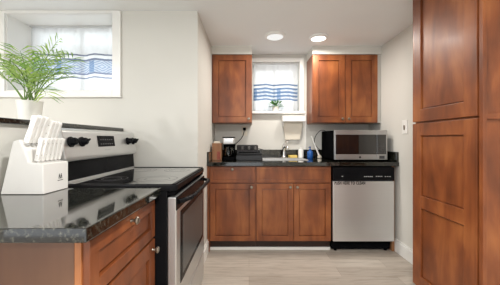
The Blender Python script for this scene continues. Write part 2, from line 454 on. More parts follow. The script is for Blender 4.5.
def curtain(hole, y, zr, mat, label, rodlabel, zbot, x0=None, x1=None, top=0.012, amp=0.010, k=46):
    hx0, hx1 = hole[0], hole[1]
    x0 = hx0+0.012 if x0 is None else x0; x1 = hx1-0.012 if x1 is None else x1
    rod = MB().cyl((hx0+0.0065, y, zr), (hx1-0.0065, y, zr), 0.005, n=12)
    single(rod, 'curtain_rod', M['trim'], ((hx0+hx1)/2, y, zr), rodlabel, 'curtain rod', smooth=True)
    b = bmesh.new(); nx, nz = 150, 24; g = []
    for j in range(nz+1):
        zz = zbot+(zr-0.007-zbot)*j/nz; row = []
        for i in range(nx+1):
            x = x0+(x1-x0)*i/nx
            a = amp*(1.0-0.45*j/nz)
            yy = y+0.012+a*math.sin(k*x+0.8*math.sin(7*x))+a*0.5*math.sin(2.3*k*x+1.3)*(1-j/nz)
            row.append(b.verts.new((x, yy, zz)))
        g.append(row)
    for j in range(nz):
        for i in range(nx): b.faces.new((g[j][i], g[j][i+1], g[j+1][i+1], g[j+1][i]))
    mb = MB(); mb.merge(b)
    # rod pocket: a small sleeve round the rod
    mb.tube([(x0+(x1-x0)*i/40, y, zr) for i in range(41)], 0.0085, n=10)
    o = mb.build('curtain', mat, None, smooth=True)      # origin left at the world origin: the stripes are set by height
    return tag(o, label, 'curtain')
ikat = curtain_mat('striped_sheer_ikat', [(1.897, 0.007, lin(104, 114, 140)), (1.852, 0.009, lin(92, 104, 136)),
                                          (1.727, 0.007, lin(100, 114, 150)), (1.690, 0.006, lin(122, 134, 164))], patch=(1.735, 1.842, 9.0))
bl = lin(88, 120, 160)
stripes = curtain_mat('striped_sheer_blue', [(1.816, 0.011, bl), (1.768, 0.012, bl), (1.721, 0.013, bl), (1.677, 0.012, bl), (1.632, 0.010, bl)], patch=(1.632, 1.780, 7.0), fill=0.35)
curtain(W1, YW+0.215, 2.150, ikat, 'white sheer curtain with grey blue woven bands behind the palm', 'thin rod at the top of the large left window', W1[2]+0.01)
curtain(W2, YB+0.035, 2.078, stripes, 'white sheer curtain with five bright blue stripes over the sink', 'thin rod at the top of the small sink window', W2[2]+0.012, x1=W2[1]-0.012)

# ------------------------------------------------------------------ cabinet helpers
def shaker(fr, w_, h, t=0.022, st=0.066, mids=(), rec=0.010, gv=0.006):
    """frame-and-panel front in (u, n, v): u 0..w_, v 0..h, n -t..0 (outer face at n=0, towards -n is back). fr maps (u, n, v) to the world"""
    mb = MB(); bv = 0.0018
    mb.box(0, st, 0, t, 0, h, bv, mat=fr); mb.box(w_-st, w_, 0, t, 0, h, bv, mat=fr)
    e = 0.0008
    mb.box(st-e, w_-st+e, 0.0004, t-0.0004, 0, st, bv, mat=fr); mb.box(st-e, w_-st+e, 0.0004, t-0.0004, h-st, h, bv, mat=fr)
    for m0, m1 in mids: mb.box(st-e, w_-st+e, 0.0004, t-0.0004, m0, m1, bv, mat=fr)
    edges = [st]+[m for p in mids for m in p]+[h-st]
    mb.box(st-0.004, w_-st+0.004, t-0.004, t-0.001, st-0.004, h-st+0.004, mat=fr)
    for a, c in zip(edges[0::2], edges[1::2]):          # each panel floats in a narrow shadow groove
        mb.box(st+gv, w_-st-gv, rec, t-0.002, a+gv, c-gv, 0.002, mat=fr)
    return mb
def front_y(x0, y, z0):      # faces -Y (towards the viewer): u=+X, n (depth into door)=+Y, v=+Z
    return Matrix.Translation((x0, y, z0))
def front_px(x, y0, z0):     # faces +X: u=+Y, depth = -X
    return Matrix(((0, -1, 0, x), (1, 0, 0, y0), (0, 0, 1, z0), (0, 0, 0, 1)))
def front_nx(x, y0, z0):     # faces -X: u=+Y, depth=+X
    return Matrix(((0, 1, 0, x), (1, 0, 0, y0), (0, 0, 1, z0), (0, 0, 0, 1)))
def knob(parent, p, d):
    p = Vector(p); d = Vector(d)
    mat = Matrix.Translation(p) @ Vector((0, 0, 1)).rotation_difference(d).to_matrix().to_4x4()
    mb = MB().lathe([(0.007, 0), (0.0055, 0.004), (0.005, 0.012), (0.010, 0.016), (0.0145, 0.020), (0.0145, 0.024), (0.011, 0.028), (0.001, 0.0295)], 20, mat)
    return mb.build('knob', M['knob'], parent, smooth=True)

# ------------------------------------------------------------------ back run: base cabinets
YC = 2.58; ZT, ZU = 0.905, 0.867       # door face plane; counter top, counter underside
def base_cab(label, x0, x1, doors, drawers, knobs_d, knobs_w, group='cherry base cabinets on the back wall'):
    root = thing('base_cabinet', label, 'cabinet', ((x0+x1)/2, 2.9, 0), group)
    b = MB(); p = 0.018; ya, yb_ = YC+0.021, YB-0.002        # sides, bottom, back and face frame round an open inside
    b.box(x0, x0+p, ya, yb_, 0.105, ZU); b.box(x1-p, x1, ya, yb_, 0.105, ZU)
    b.box(x0+p, x1-p, ya, yb_, 0.105, 0.123); b.box(x0+p, x1-p, yb_-0.008, yb_, 0.123, ZU)
    b.box(x0+p, x1-p, ya, ya+0.019, 0.123, ZU)
    b.build('cabinet_body', M['wood'], root)
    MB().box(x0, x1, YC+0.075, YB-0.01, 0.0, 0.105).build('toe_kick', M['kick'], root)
    for (a, c), k in zip(drawers, knobs_w):
        fr = front_y(a, YC, 0.70)
        mb = MB(); st = 0.030; h = 0.155; w_ = c-a; bv = 0.0018
        mb.box(0, w_, 0.008, 0.02, 0, h, 0.0015, mat=fr)
        mb.box(0, st, 0, 0.008, 0, h, bv, mat=fr); mb.box(w_-st, w_, 0, 0.008, 0, h, bv, mat=fr)
        mb.box(st, w_-st, 0, 0.008, 0, st, bv, mat=fr); mb.box(st, w_-st, 0, 0.008, h-st, h, bv, mat=fr)
        d = mb.build('drawer', M['wood'], root)
        if k: knob(d, (k, YC, 0.832), (0, -1, 0))
    for (a, c), k in zip(doors, knobs_d):
        d = shaker(front_y(a, YC, 0.115), c-a, 0.572, st=0.052).build('door', M['wood'], root)
        knob(d, (k, YC, 0.655), (0, -1, 0))
    return root
base_cab('cherry base cabinet with one drawer and one door, beside the range', XL+0.022, 0.068, [(-0.388, 0.058)], [(-0.388, 0.058)], [0.025], [-0.165])
base_cab('wide cherry sink base cabinet with two doors, beside the dishwasher', 0.069, 0.826, [(0.076, 0.444), (0.450, 0.818)], [(0.076, 0.818)], [0.412, 0.482], [None])
struct(MB().box(XL+0.02, 0.83, YC+0.058, YC+0.074, 0, 0.028, 0.003), 'trim_4', M['trim'], 'white strip at the floor under the base cabinets')
struct(MB().box(XL+0.001, XL+0.021, YC+0.01, YB-0.002, 0.0, ZU), 'trim_5', M['wood'], 'narrow cherry filler strip at the return wall')
struct(MB().box(1.446, XR-0.018, YC+0.03, YB-0.002, 0.0, ZU), 'trim_6', M['block_wood'], 'plain tan filler panel between dishwasher and right wall')

# countertop with a sink cut-out
SX0, SX1, SY0, SY1 = 0.16, 0.62, 2.80, 3.06
ct = thing('countertop', 'long black granite countertop with sink cut-out on the back wall', 'countertop', (0.53, 2.88, ZU))
mb = MB(); y0, y1 = 2.555, YB-0.001; x0, x1 = XL+0.001, XR-0.001
mb.box(x0, SX0, y0, y1, ZU, ZT, 0.003); mb.box(SX1, x1, y0, y1, ZU, ZT, 0.003)
mb.box(SX0-0.003, SX1+0.003, y0, SY0, ZU, ZT, 0.003); mb.box(SX0-0.003, SX1+0.003, SY1, y1, ZU, ZT, 0.003)
mb.build('slab', M['granite'], ct)
MB().box(x0, x1, YB-0.021, YB-0.001, ZT, ZT+0.10, 0.002).build('backsplash', M['granite'], ct)
MB().box(x1-0.02, x1, y0+0.01, YB-0.022, ZT, ZT+0.10, 0.002).build('side_splash', M['granite'], ct)
MB().box(x0, x0+0.02, y0+0.01, YB-0.022, ZT, ZT+0.10, 0.002).build('side_splash', M['granite'], ct)

sk = thing('sink', 'stainless steel drop-in sink in the back countertop', 'sink', ((SX0+SX1)/2, 2.87, 0.72))
mb = MB(); g = 0.02
mb.box(SX0-g, SX1+g, SY0-g, SY0+0.012, ZT+0.0005, ZT+0.006, 0.002); mb.box(SX0-g, SX1+g, SY1-0.012, SY1+0.055, ZT+0.0005, ZT+0.006, 0.002)
mb.box(SX0-g, SX0+0.012, SY0+0.01, SY1-0.01, ZT+0.0005, ZT+0.006, 0.002); mb.box(SX1-0.012, SX1+g, SY0+0.01, SY1-0.01, ZT+0.0005, ZT+0.006, 0.002)
mb.build('rim', M['steel'], sk)
mb = MB(); q = 0.006
mb.box(SX0+q, SX1-q, SY0+q, SY1-q, 0.74, 0.743)
mb.box(SX0+q, SX0+q+0.003, SY0+q, SY1-q, 0.743, ZT+0.001); mb.box(SX1-q-0.003, SX1-q, SY0+q, SY1-q, 0.743, ZT+0.001)
mb.box(SX0+q, SX1-q, SY0+q, SY0+q+0.003, 0.743, ZT+0.001); mb.box(SX0+q, SX1-q, SY1-q-0.003, SY1-q, 0.743, ZT+0.001)
bs = mb.build('basin', M['steel'], sk)
MB().cyl((0.41, 2.87, 0.743), (0.41, 2.87, 0.747), 0.04).build('drain', M['chrome'], bs, smooth=True)

fx, fy, fz = 0.418, 3.09, ZT+0.006
fa = thing('faucet', 'chrome single lever kitchen faucet behind the sink', 'faucet', (fx, fy, fz))
MB().lathe([(0.032, 0), (0.032, 0.008), (0.026, 0.014), (0.023, 0.03), (0.021, 0.10), (0.023, 0.13), (0.019, 0.15), (0.004, 0.156)], 24, Matrix.Translation((fx, fy, fz))).build('faucet_body', M['chrome'], fa, smooth=True)
MB().tube([(fx, fy-0.01, fz+0.09), (fx, fy-0.05, fz+0.125), (fx+0.005, fy-0.10, fz+0.145), (fx+0.01, fy-0.15, fz+0.145), (fx+0.013, fy-0.18, fz+0.13), (fx+0.014, fy-0.19, fz+0.105)], 0.013, 12,
          [0.018, 0.016, 0.015, 0.014, 0.014, 0.014]).build('spout', M['chrome'], fa, smooth=True)
MB().tube([(fx, fy, fz+0.148), (fx+0.008, fy+0.004, fz+0.165), (fx+0.028, fy-0.01, fz+0.190), (fx+0.055, fy-0.03, fz+0.200)], 0.008, 10,
          [0.013, 0.010, 0.008, 0.007]).build('lever', M['chrome'], fa, smooth=True)

# ------------------------------------------------------------------ dishwasher
dx0, dx1 = 0.831, 1.444; dm = (dx0+dx1)/2
dw = thing('dishwasher', 'stainless dishwasher with black control panel at right end of back counter', 'dishwasher', (dm, 2.85, 0))
MB().box(dx0+0.004, dx1-0.004, 2.60, YB-0.04, 0.105, ZU-0.003).build('tub_body', M['matte_black'], dw)
MB().box(dx0+0.003, dx1-0.003, 2.560, 2.60, 0.118, 0.716, 0.004).build('door_panel', M['steel'], dw)
cp = MB().box(dx0+0.003, dx1-0.003, 2.552, 2.60, 0.722, 0.855, 0.006).build('control_panel', M['black'], dw)
MB().prism([(2.545, 0.745), (2.5519, 0.730), (2.5519, 0.79), (2.548, 0.79)], 'x', dx0+0.10, dx1-0.03).build('handle_lip', M['black'], cp)
MB().box(dx0+0.085, dx0+0.145, 2.5512, 2.5522, 0.762, 0.769).build('badge', M['lightgrey'], cp)
for i in range(5): MB().box(dx0+0.305+i*0.018, dx0+0.316+i*0.018, 2.5435, 2.546, 0.761, 0.768).build('button', M['lightgrey'], cp)
for i in range(4): MB().cyl((dx0+0.425+i*0.018, 2.546, 0.766), (dx0+0.425+i*0.018, 2.5435, 0.766), 0.0045, n=10).build('indicator', M['lightgrey'], cp)
for i in range(3): MB().box(dx0+0.51+i*0.022, dx0+0.521+i*0.022, 2.5435, 2.546, 0.761, 0.767).build('button', M['lightgrey'], cp)
mb = MB(); add_text(mb, 'PUSH HERE TO CLEAN', 0.042, Matrix.Translation((dx0+0.170, 2.5598, 0.697)) @ FACE_Y, 0.305, bold=0.0017)
mb.build('lettering', M['matte_black'], dw)
MB().box(dx0+0.01, dx1-0.01, 2.625, 2.66, 0.02, 0.112, 0.003).build('kick_plate', M['matte_black'], dw)
for xx in (dx0+0.05, dx1-0.05):
    MB().cyl((xx, 2.64, 0), (xx, 2.64, 0.03), 0.015, n=12).build('foot', M['matte_black'], dw, smooth=True)

# ------------------------------------------------------------------ wall cabinets
def wall_cab(label, x0, x1, z0, z1, doors, knobs_):
    root = thing('wall_cabinet', label, 'cabinet', ((x0+x1)/2, 3.05, z0), 'cherry wall cabinets beside the sink window')
    MB().box(x0, x1, 2.921, YB-0.001, z0, z1, 0.001).build('cabinet_body', M['wood'], root)
    for (a, c), k in zip(doors, knobs_):
        d = shaker(front_y(a, 2.90, z0+0.006), c-a, z1-z0-0.012, st=0.063).build('door', M['wood'], root)
        knob(d, (k, 2.90, z0+0.045), (0, -1, 0))
wall_cab('single-door cherry wall cabinet left of the sink window', XL+0.001, 0.034, 1.317, 2.089, [(-0.408, 0.028)], [-0.003])
wall_cab('two-door cherry wall cabinet right of the sink window', 0.714, 1.452, 1.317, 2.089, [(0.720, 1.080), (1.086, 1.446)], [1.048, 1.118])
struct(MB().box(1.453, XR-0.001, 2.92, YB-0.001, 1.317, 2.089), 'trim_7', M['wall'], 'white filler between wall cabinet and right wall')

# ------------------------------------------------------------------ ceiling lamps in view and added fill lamps
def ceiling_lamp(label, x, y, r, dome, dif, power=1.0, tint=(1.0, 0.985, 0.96)):
    root = thing('ceiling_light', label, 'ceiling light', (x, y, ZC), 'round flush ceiling lights')
    T = Matrix.Translation((x, y, ZC))
    MB().lathe([(r, 0.0), (r, -0.012), (r*0.96, -0.018), (r*0.80, -0.020), (r*0.80, -0.012), (r*0.78, -0.002)], 40, T).build('rim', M['trim'], root, smooth=True)
    MB().lathe([(r*0.79, -0.014), (r*0.74, -0.016-dome*0.4), (r*0.55, -0.018-dome*0.75), (r*0.3, -0.018-dome*0.95), (0.001, -0.018-dome)], 40, T).build('diffuser', dif, root, smooth=True)
    l = area('lamp_light', (x, y, ZC-0.03-dome), (0, 0, 0), r*1.5, r*1.5, LAMP_POWER*power, tint, 'DISK')
ceiling_lamp('domed flush ceiling light nearer the window with wide white rim', 0.262, 2.60, 0.102, 0.018, M['lamp_dim'], 0.5, (1.0, 0.95, 0.88))
ceiling_lamp('flatter round ceiling light in front of the double wall cabinet', 0.712, 2.645, 0.094, 0.006, M['lamp'], 0.5, (1.0, 0.95, 0.88))
ceiling_lamp('unseen fill light added over the middle of the kitchen floor', 0.35, 0.35, 0.1, 0.01, M['lamp'], 2.0)  # out of view, added to brighten the drawer fronts and pantry
ceiling_lamp('unseen fill light added near the opening behind the viewer', 0.35, -1.1, 0.1, 0.01, M['lamp'], 1.2)  # added fill lamp, never in view
ceiling_lamp('unseen fill light added beyond the half wall', -2.0, 0.2, 0.1, 0.01, M['lamp'], 2.8)  # unseen lamp added to light the pantry's left face

# ------------------------------------------------------------------ tall pantry
PX = 1.15; PY0, PY1 = 1.290, 1.815
pn = thing('pantry_cabinet', 'tall cherry pantry cabinet at the right edge', 'cabinet', (PX+0.17, 1.55, 0))
MB().box(PX+0.0215, XR-0.002, PY0+0.018, PY1, 0.10, ZC-0.004, 0.001).build('cabinet_body', M['wood'], pn)
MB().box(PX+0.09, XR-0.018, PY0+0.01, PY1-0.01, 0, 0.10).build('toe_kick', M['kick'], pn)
dlen = PY1-PY0-0.014
shaker(front_nx(PX, PY0+0.012, 0.128), dlen, 1.110, t=0.021, st=0.082, mids=[(0.541, 0.625)]).build('lower_door', M['wood'], pn)
ud = shaker(front_nx(PX, PY0+0.012, 1.250), dlen, ZC-0.012-1.250, t=0.021, st=0.082).build('upper_door', M['wood'], pn)
mb = MB()   # framed end panel facing the viewer
ya, yb_ = PY0-0.022, PY0-0.005
xa, xb = PX, XR-0.004
mb.box(xa, xb, PY0-0.005, PY0-0.0005, 0.10, ZC-0.006)
mb.box(xa, xa+0.020, ya, yb_, 0.10, ZC-0.006, 0.0015); mb.box(xb-0.02, xb, ya, yb_, 0.10, ZC-0.006, 0.0015)
for z0, z1 in ((0.10, 0.15), (1.232, 1.260), (ZC-0.05, ZC-0.006)): mb.box(xa+0.02, xb-0.02, ya, yb_, z0, z1, 0.0015)
mb.build('end_panel', M['wood'], pn)

# ------------------------------------------------------------------ peninsula cabinet and its countertop
PYN, PYF = 0.700, 1.200; PF = -0.435
pc = thing('peninsula_cabinet', 'cherry base cabinet with drawer over door under the near countertop', 'cabinet', (-0.74, 0.95, 0))
MB().box(XP+0.004, PF-0.0395, PYN+0.006, PYF, 0.105, ZU-0.001, 0.001).build('cabinet_body', M['wood'], pc)
MB().box(XP+0.004, PF-0.0395, PYN, PYN+0.0058, 0.105, ZU-0.001, 0.001).build('end_panel', M['laminate'], pc)
MB().box(PF-0.039, PF-0.021, PYN, PYF, 0.105, ZU-0.001, 0.001).build('face_frame', M['stile'], pc)
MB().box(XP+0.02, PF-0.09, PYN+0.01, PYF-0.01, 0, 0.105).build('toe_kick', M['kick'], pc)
d = shaker(front_px(PF, PYN+0.006, 0.684), 0.488, 0.168, st=0.045, rec=0.01).build('drawer', M['wood'], pc)
knob(d, (PF, 0.952, 0.831), (1, 0, 0))
d = shaker(front_px(PF, PYN+0.006, 0.115), 0.488, 0.558, st=0.066, rec=0.01).build('door', M['wood'], pc)
knob(d, (PF, 1.166, 0.632), (1, 0, 0))
mb = MB().box(XP+0.001, -0.412, 0.652, 1.212, ZU, ZT, 0.004)
single(mb, 'countertop', M['granite'], (-0.73, 0.93, ZU), 'near granite countertop under the knife block', 'countertop')

# ------------------------------------------------------------------ range
SY0_, SY1_ = 1.222, 1.992; SF = -0.345
rg = thing('range', 'stainless and black electric range between near countertop and window wall', 'stove', (-0.68, 1.6, 0))
MB().box(-1.0, SF-0.045, SY0_+0.004, SY1_-0.004, 0.04, 0.885, 0.003).build('oven_body', M['black'], rg)
for xx in (-0.95, -0.45):
    for yy in (SY0_+0.05, SY1_-0.05):
        MB().cyl((xx, yy, 0), (xx, yy, 0.045), 0.018, n=12).build('foot', M['matte_black'], rg, smooth=True)
# cooktop: rounded frame and glass
def rrect(x0, x1, y0, y1, r, n=6):
    P = []
    for cx, cy, a0 in ((x1-r, y1-r, 0), (x0+r, y1-r, 90), (x0+r, y0+r, 180), (x1-r, y0+r, 270)):
        for i in range(n+1):
            a = math.radians(a0+90*i/n); P.append((cx+r*math.cos(a), cy+r*math.sin(a)))
    return P
ck = MB().prism(rrect(-0.90, SF, SY0_, SY1_, 0.03), 'z', 0.884, 0.912, 0.004).build('cooktop', M['black'], rg, smooth=True)
MB().prism(rrect(-0.875, SF-0.022, SY0_+0.02, SY1_-0.02, 0.02), 'z', 0.9122, 0.916, 0.0015).build('glass_top', M['glass_black'], ck)
for (bx, by, br_) in ((-0.50, 1.41, 0.105), (-0.50, 1.80, 0.085), (-0.75, 1.41, 0.08), (-0.75, 1.80, 0.10)):
    for rr in (br_, br_*0.62):
        MB().lathe([(rr-0.0012, 0.9158), (rr-0.0012, 0.9163), (rr+0.0012, 0.9163), (rr+0.0012, 0.9158), (rr-0.0012, 0.9158)], 48, Matrix.Translation((bx, by, 0)), cap=False).build('burner_ring', M['grey'], ck)
mb = MB()
mb.box(-0.88, SF-0.012, SY1_-0.022, SY1_-0.006, 0.910, 0.9195, 0.002); mb.box(SF-0.024, SF-0.008, SY0_+0.02, SY1_-0.02, 0.910, 0.9185, 0.002)
mb.build('cooktop_rim', M['black'], ck)
MB().box(SF-0.05, SF-0.008, SY0_+0.008, SY1_-0.008, 0.862, 0.883, 0.003).build('vent_strip', M['matte_black'], rg)
od = thing
DT, DB = 0.855, 0.285
dr = MB().box(SF-0.044, SF, SY0_+0.006, SY1_-0.006, DB, DT, 0.006).build('oven_door', M['steel_y'], rg)
MB().box(SF-0.03, SF+0.0015, SY0_+0.007, SY1_-0.007, 0.790, DT-0.001, 0.003).build('door_top_band', M['black'], dr)
MB().box(SF-0.03, SF+0.003, SY0_+0.075, SY1_-0.075, 0.405, 0.772, 0.004).build('window_frame', M['black'], dr)
MB().box(SF, SF+0.0042, SY0_+0.112, SY1_-0.105, 0.438, 0.742, 0.002).build('oven_window', M['oven_glass'], dr)
hp = []
for i in range(25):
    t = i/24; yy = SY0_+0.03+(SY1_-SY0_-0.06)*t
    bul = min(1, math.sin(PI*t)*2.2)**0.7 if 0 < t < 1 else 0
    hp.append((SF+0.004+0.052*bul, yy, 0.828+0.006*bul))
MB().tube(hp, 0.012, 12).build('handle', M['black'], dr, smooth=True)
sd = MB().box(SF-0.044, SF-0.002, SY0_+0.006, SY1_-0.006, 0.075, 0.272, 0.005).build('storage_drawer', M['steel_y'], rg)
MB().box(SF-0.05, SF-0.045, SY0_+0.01, SY1_-0.01, 0.03, 0.86).build('front_gasket', M['matte_black'], rg)
# back guard
GY0, GY1 = SY0_, SY1_+0.006
bgd = MB().prism([(-0.885, 0.913), (-0.893, 1.022), (-0.99, 1.022), (-0.99, 0.913)], 'y', GY0+0.004, GY1-0.004, 0.003).build('back_guard', M['black'], rg)
MB().box(-0.888, -0.876, GY0+0.006, GY1-0.006, 0.912, 0.926, 0.003).build('guard_trim', M['steel_y'], rg)
PT = [(-0.872, 1.022), (-0.868, 1.040), (-0.888, 1.172), (-0.905, 1.186), (-0.985, 1.186), (-0.99, 1.022)]
pl = MB().prism(PT, 'y', GY0, GY1, 0.006).build('control_panel', M['steel_y'], rg)
sl = Vector((-0.888+0.868, 0, 1.172-1.040)).normalized(); nrm = Vector((sl.z, 0, -sl.x)).normalized()
def on_panel(y, z): return Vector((-0.868-0.020*(z-1.040)/0.132, y, z))
for yy in (1.272, 1.356, 1.866, 1.950):
    p = on_panel(yy, 1.118)
    mat = Matrix.Translation(p) @ Vector((0, 0, 1)).rotation_difference(nrm).to_matrix().to_4x4()
    mb = MB().lathe([(0.026, 0), (0.026, 0.006), (0.020, 0.010), (0.018, 0.026), (0.015, 0.030), (0.001, 0.031)], 24, mat)
    k = mb.build('control_knob', M['black'], pl, smooth=True)
    MB().box(-0.004, 0.004, -0.021, 0.021, 0.028, 0.040, 0.0015, mat=mat @ Matrix.Rotation(0.5, 4, 'Z')).build('knob_grip', M['black'], k)
p = on_panel(1.592, 1.120)
tilt = Matrix.Translation(p) @ Matrix.Rotation(-math.atan2(0.020, 0.132), 4, 'Y')
dsp = MB().box(-0.004, 0.003, -0.092, 0.092, -0.033, 0.033, 0.002, mat=tilt).build('display', M['black'], pl)
mb = MB()
for r_ in range(2):
    for c_ in range(6): mb.box(0.0028, 0.0036, -0.07+c_*0.024, -0.056+c_*0.024, -0.02+r_*0.026, -0.014+r_*0.026, mat=tilt)
mb.build('display_marks', M['grey'], dsp)
mb = MB()
mb.box(-0.0005, 0.0006, -0.03, 0.03, -0.056, -0.050, mat=tilt); mb.build('badge', M['lightgrey'], pl)

# ------------------------------------------------------------------ knife block and knives
kb = thing('knife_block', 'white stepped knife block on the near granite countertop', 'knife block', (-0.92, 1.12, ZT))
K0, K1 = 1.050, 1.196
prof = [(-1.012, ZT+0.001), (-0.838, ZT+0.001), (-0.838, 1.030), (-0.898, 1.036), (-0.915, 1.085), (-0.936, 1.130), (-0.962, 1.122)]
bd = MB().prism(prof, 'y', K0, K1, 0.003).build('block_body', M['white'], kb)
lg = MB(); T = Matrix.Translation((-0.8378, 1.146, 0.968)) @ FACE_X
for s_ in (-0.0055, 0.0055):    # the small twin-figure mark
    lg.box(s_-0.0022, s_+0.0022, 0.006, 0.0105, -0.0003, 0.0006, mat=T)
    lg.box(s_-0.0035, s_+0.0035, -0.003, 0.005, -0.0003, 0.0006, mat=T)
    lg.box(s_-0.0045, s_-0.0018, -0.011, -0.003, -0.0003, 0.0006, mat=T); lg.box(s_+0.0018, s_+0.0045, -0.011, -0.003, -0.0003, 0.0006, mat=T)
lg.box(-0.016, 0.016, -0.019, -0.016, -0.0003, 0.0006, mat=T)
lg.build('maker_mark', M['ink'], bd)

def make_knife(L, wd, th):
    """a knife standing tip-down along -Z: handle from 0 to L, blade below"""
    root = bpy.data.objects.new('kitchen_knife', None); COL.objects.link(root); root.empty_display_size = 0.03
    b = bmesh.new()
    pr = [(-0.42, 0.0), (-0.46, 0.2), (-0.40, 0.5), (-0.48, 0.8), (-0.56, 0.94), (-0.40, 1.0), (0.30, 1.0), (0.44, 0.93), (0.42, 0.6), (0.46, 0.25), (0.42, 0.0)]
    mb = MB().prism([(u*wd, v*L) for u, v in pr], 'y', -th/2, th/2, min(th, wd)*0.16)
    mb.build('handle', M['white'], root, local=True)
    for v in ((0.2, 0.5, 0.8) if L > 0.1 else (0.25, 0.75)): MB().cyl((0, -th/2-0.0006, v*L), (0, th/2+0.0006, v*L), 0.0018, n=10).build('rivet', M['knob'], root, local=True)
    MB().box(-wd*0.42, wd*0.42, -th*0.4, th*0.4, -0.006, 0.0, 0.001).build('bolster', M['chrome'], root, local=True)
    return root
def dup(root):
    r = root.copy(); COL.objects.link(r)
    for ch in root.children:
        c = ch.copy(); COL.objects.link(c); c.parent = r
    return r
big = make_knife(0.118, 0.026, 0.017); small = make_knife(0.097, 0.019, 0.013)
ups = [(-0.918, 1.068, 'knife with broad white handle nearest the camera in the block\'s upper row', 1.0),
       (-0.918, 1.092, 'second white knife from the camera in the block\'s upper row', 1.03),
       (-0.915, 1.116, 'third white knife from the camera in the block\'s upper row', 1.0),
       (-0.910, 1.142, 'fourth white knife from the camera in the block\'s upper row', 1.0),
       (-0.908, 1.163, 'fifth white knife from the camera in the block\'s upper row', 0.98),
       (-0.906, 1.184, 'white knife farthest from the camera in the block\'s upper row', 0.96)]
for i, (x, y, lab, s_) in enumerate(ups):
    k = big if i == 0 else dup(big)
    k.location = (x, y, 1.116 if x < -0.911 else 1.102); k.rotation_euler = (0, math.radians(19), 0); k.scale = (s_, s_, s_)
    tag(k, lab, 'knife', 'knives in the upper row of the knife block')
for i in range(6):
    k = small if i == 0 else dup(small)
    k.location = (-0.874, 1.064+i*0.0235, 1.041); k.rotation_euler = (0, math.radians(13), 0)
    tag(k, ['small white steak knife nearest the camera in the block\'s lower row', 'second white steak knife from the camera in the lower row',
            'third white steak knife from the camera in the lower row', 'fourth white steak knife from the camera in the lower row',
            'fifth white steak knife from the camera in the lower row', 'small white steak knife farthest from the camera in the lower row'][i],
        'knife', 'steak knives in the lower row of the knife block')

# ------------------------------------------------------------------ palm in a white pot on the half wall
px_, py_, pz_ = -1.125, 1.325, 1.222
pt = thing('potted_palm', 'feathery green palm in a white pot on the half wall', 'plant', (px_, py_, pz_))
T = Matrix.Translation((px_, py_, pz_))
MB().lathe([(0.042, 0.0), (0.046, 0.004), (0.054, 0.098), (0.056, 0.104), (0.051, 0.104), (0.048, 0.090), (0.001, 0.088)], 36, T).build('pot', M['ceramic'], pt, smooth=True)
MB().lathe([(0.0475, 0.0885), (0.044, 0.093), (0.03, 0.096), (0.001, 0.097)], 24, T).build('soil', M['soil'], pt, smooth=True)
rnd = random.Random(11)
def frond(base, az, lean, L, droop):
    """a stem that arches over with two rows of slender leaflets"""
    mb = MB(); pts = []; p = Vector(base); ang = lean
    hz = Vector((math.cos(az), math.sin(az), 0)); n = 16
    for i in range(n+1):
        pts.append(p.copy())
        d = hz*math.sin(ang)+Vector((0, 0, math.cos(ang)))
        p = p+d*(L/n); ang += droop/n*(0.4+1.3*i/n)
    st = MB().tube(pts, 0.002, 6, [0.0030*(1-0.75*i/n) for i in range(n+1)])
    b = bmesh.new()
    for i in range(6, n+1):
        t = i/n; c = pts[i]; dv = (pts[min(i+1, n)]-pts[i-1]).normalized()
        side = dv.cross(Vector((0, 0, 1)))
        if side.length < 0.05: side = Vector((-math.sin(az), math.cos(az), 0))
        side.normalize(); up = side.cross(dv).normalized()
        ll = (0.098*math.sin(PI*min(1, (t-0.18)/0.98))**0.7+0.018)*rnd.uniform(0.85, 1.15)
        for s_ in (-1, 1):
            for half in (0,):
                if half and i == n: continue
                c2 = c if not half else c.lerp(pts[i+1], 0.5)
                dr_ = (side*s_*0.92+dv*0.62+up*rnd.uniform(0.0, 0.35)).normalized()
                q1 = c2+dr_*ll*0.5; q2 = c2+dr_*ll-Vector((0, 0, ll*rnd.uniform(0.08, 0.32)))
                wv = dr_.cross(up).normalized()*rnd.uniform(0.0030, 0.0046); fold = up*0.0012
                v = [b.verts.new(x) for x in (c2, q1+wv+fold, q1-fold, q1-wv+fold, q2)]
                b.faces.new((v[0], v[2], v[1])); b.faces.new((v[0], v[3], v[2])); b.faces.new((v[1], v[2], v[4])); b.faces.new((v[2], v[3], v[4]))
    mb.merge(b)
    return mb, st
specs = []
for i in range(12):
    az = 2*PI*i/12+rnd.uniform(-0.25, 0.25)
    specs.append((az, rnd.uniform(0.15, 0.50), rnd.uniform(0.24, 0.33), rnd.uniform(0.7, 1.5)))
specs += [(0.1, 0.22, 0.31, 0.9), (0.4, 0.10, 0.36, 0.5), (3.2, 0.5, 0.34, 1.1), (-0.4, 0.5, 0.20, 2.4), (2.8, 0.3, 0.32, 1.0)]
for az, lean, L, droop in specs:
    a2 = rnd.uniform(0, 2*PI); bs_ = (px_+0.022*math.cos(a2), py_+0.022*math.sin(a2), pz_+0.092)
    lv, st = frond(bs_, az, lean, L, droop)
    f = lv.build('frond', M['leaf'], pt)
    st.build('stem', M['stem'], f, smooth=True)

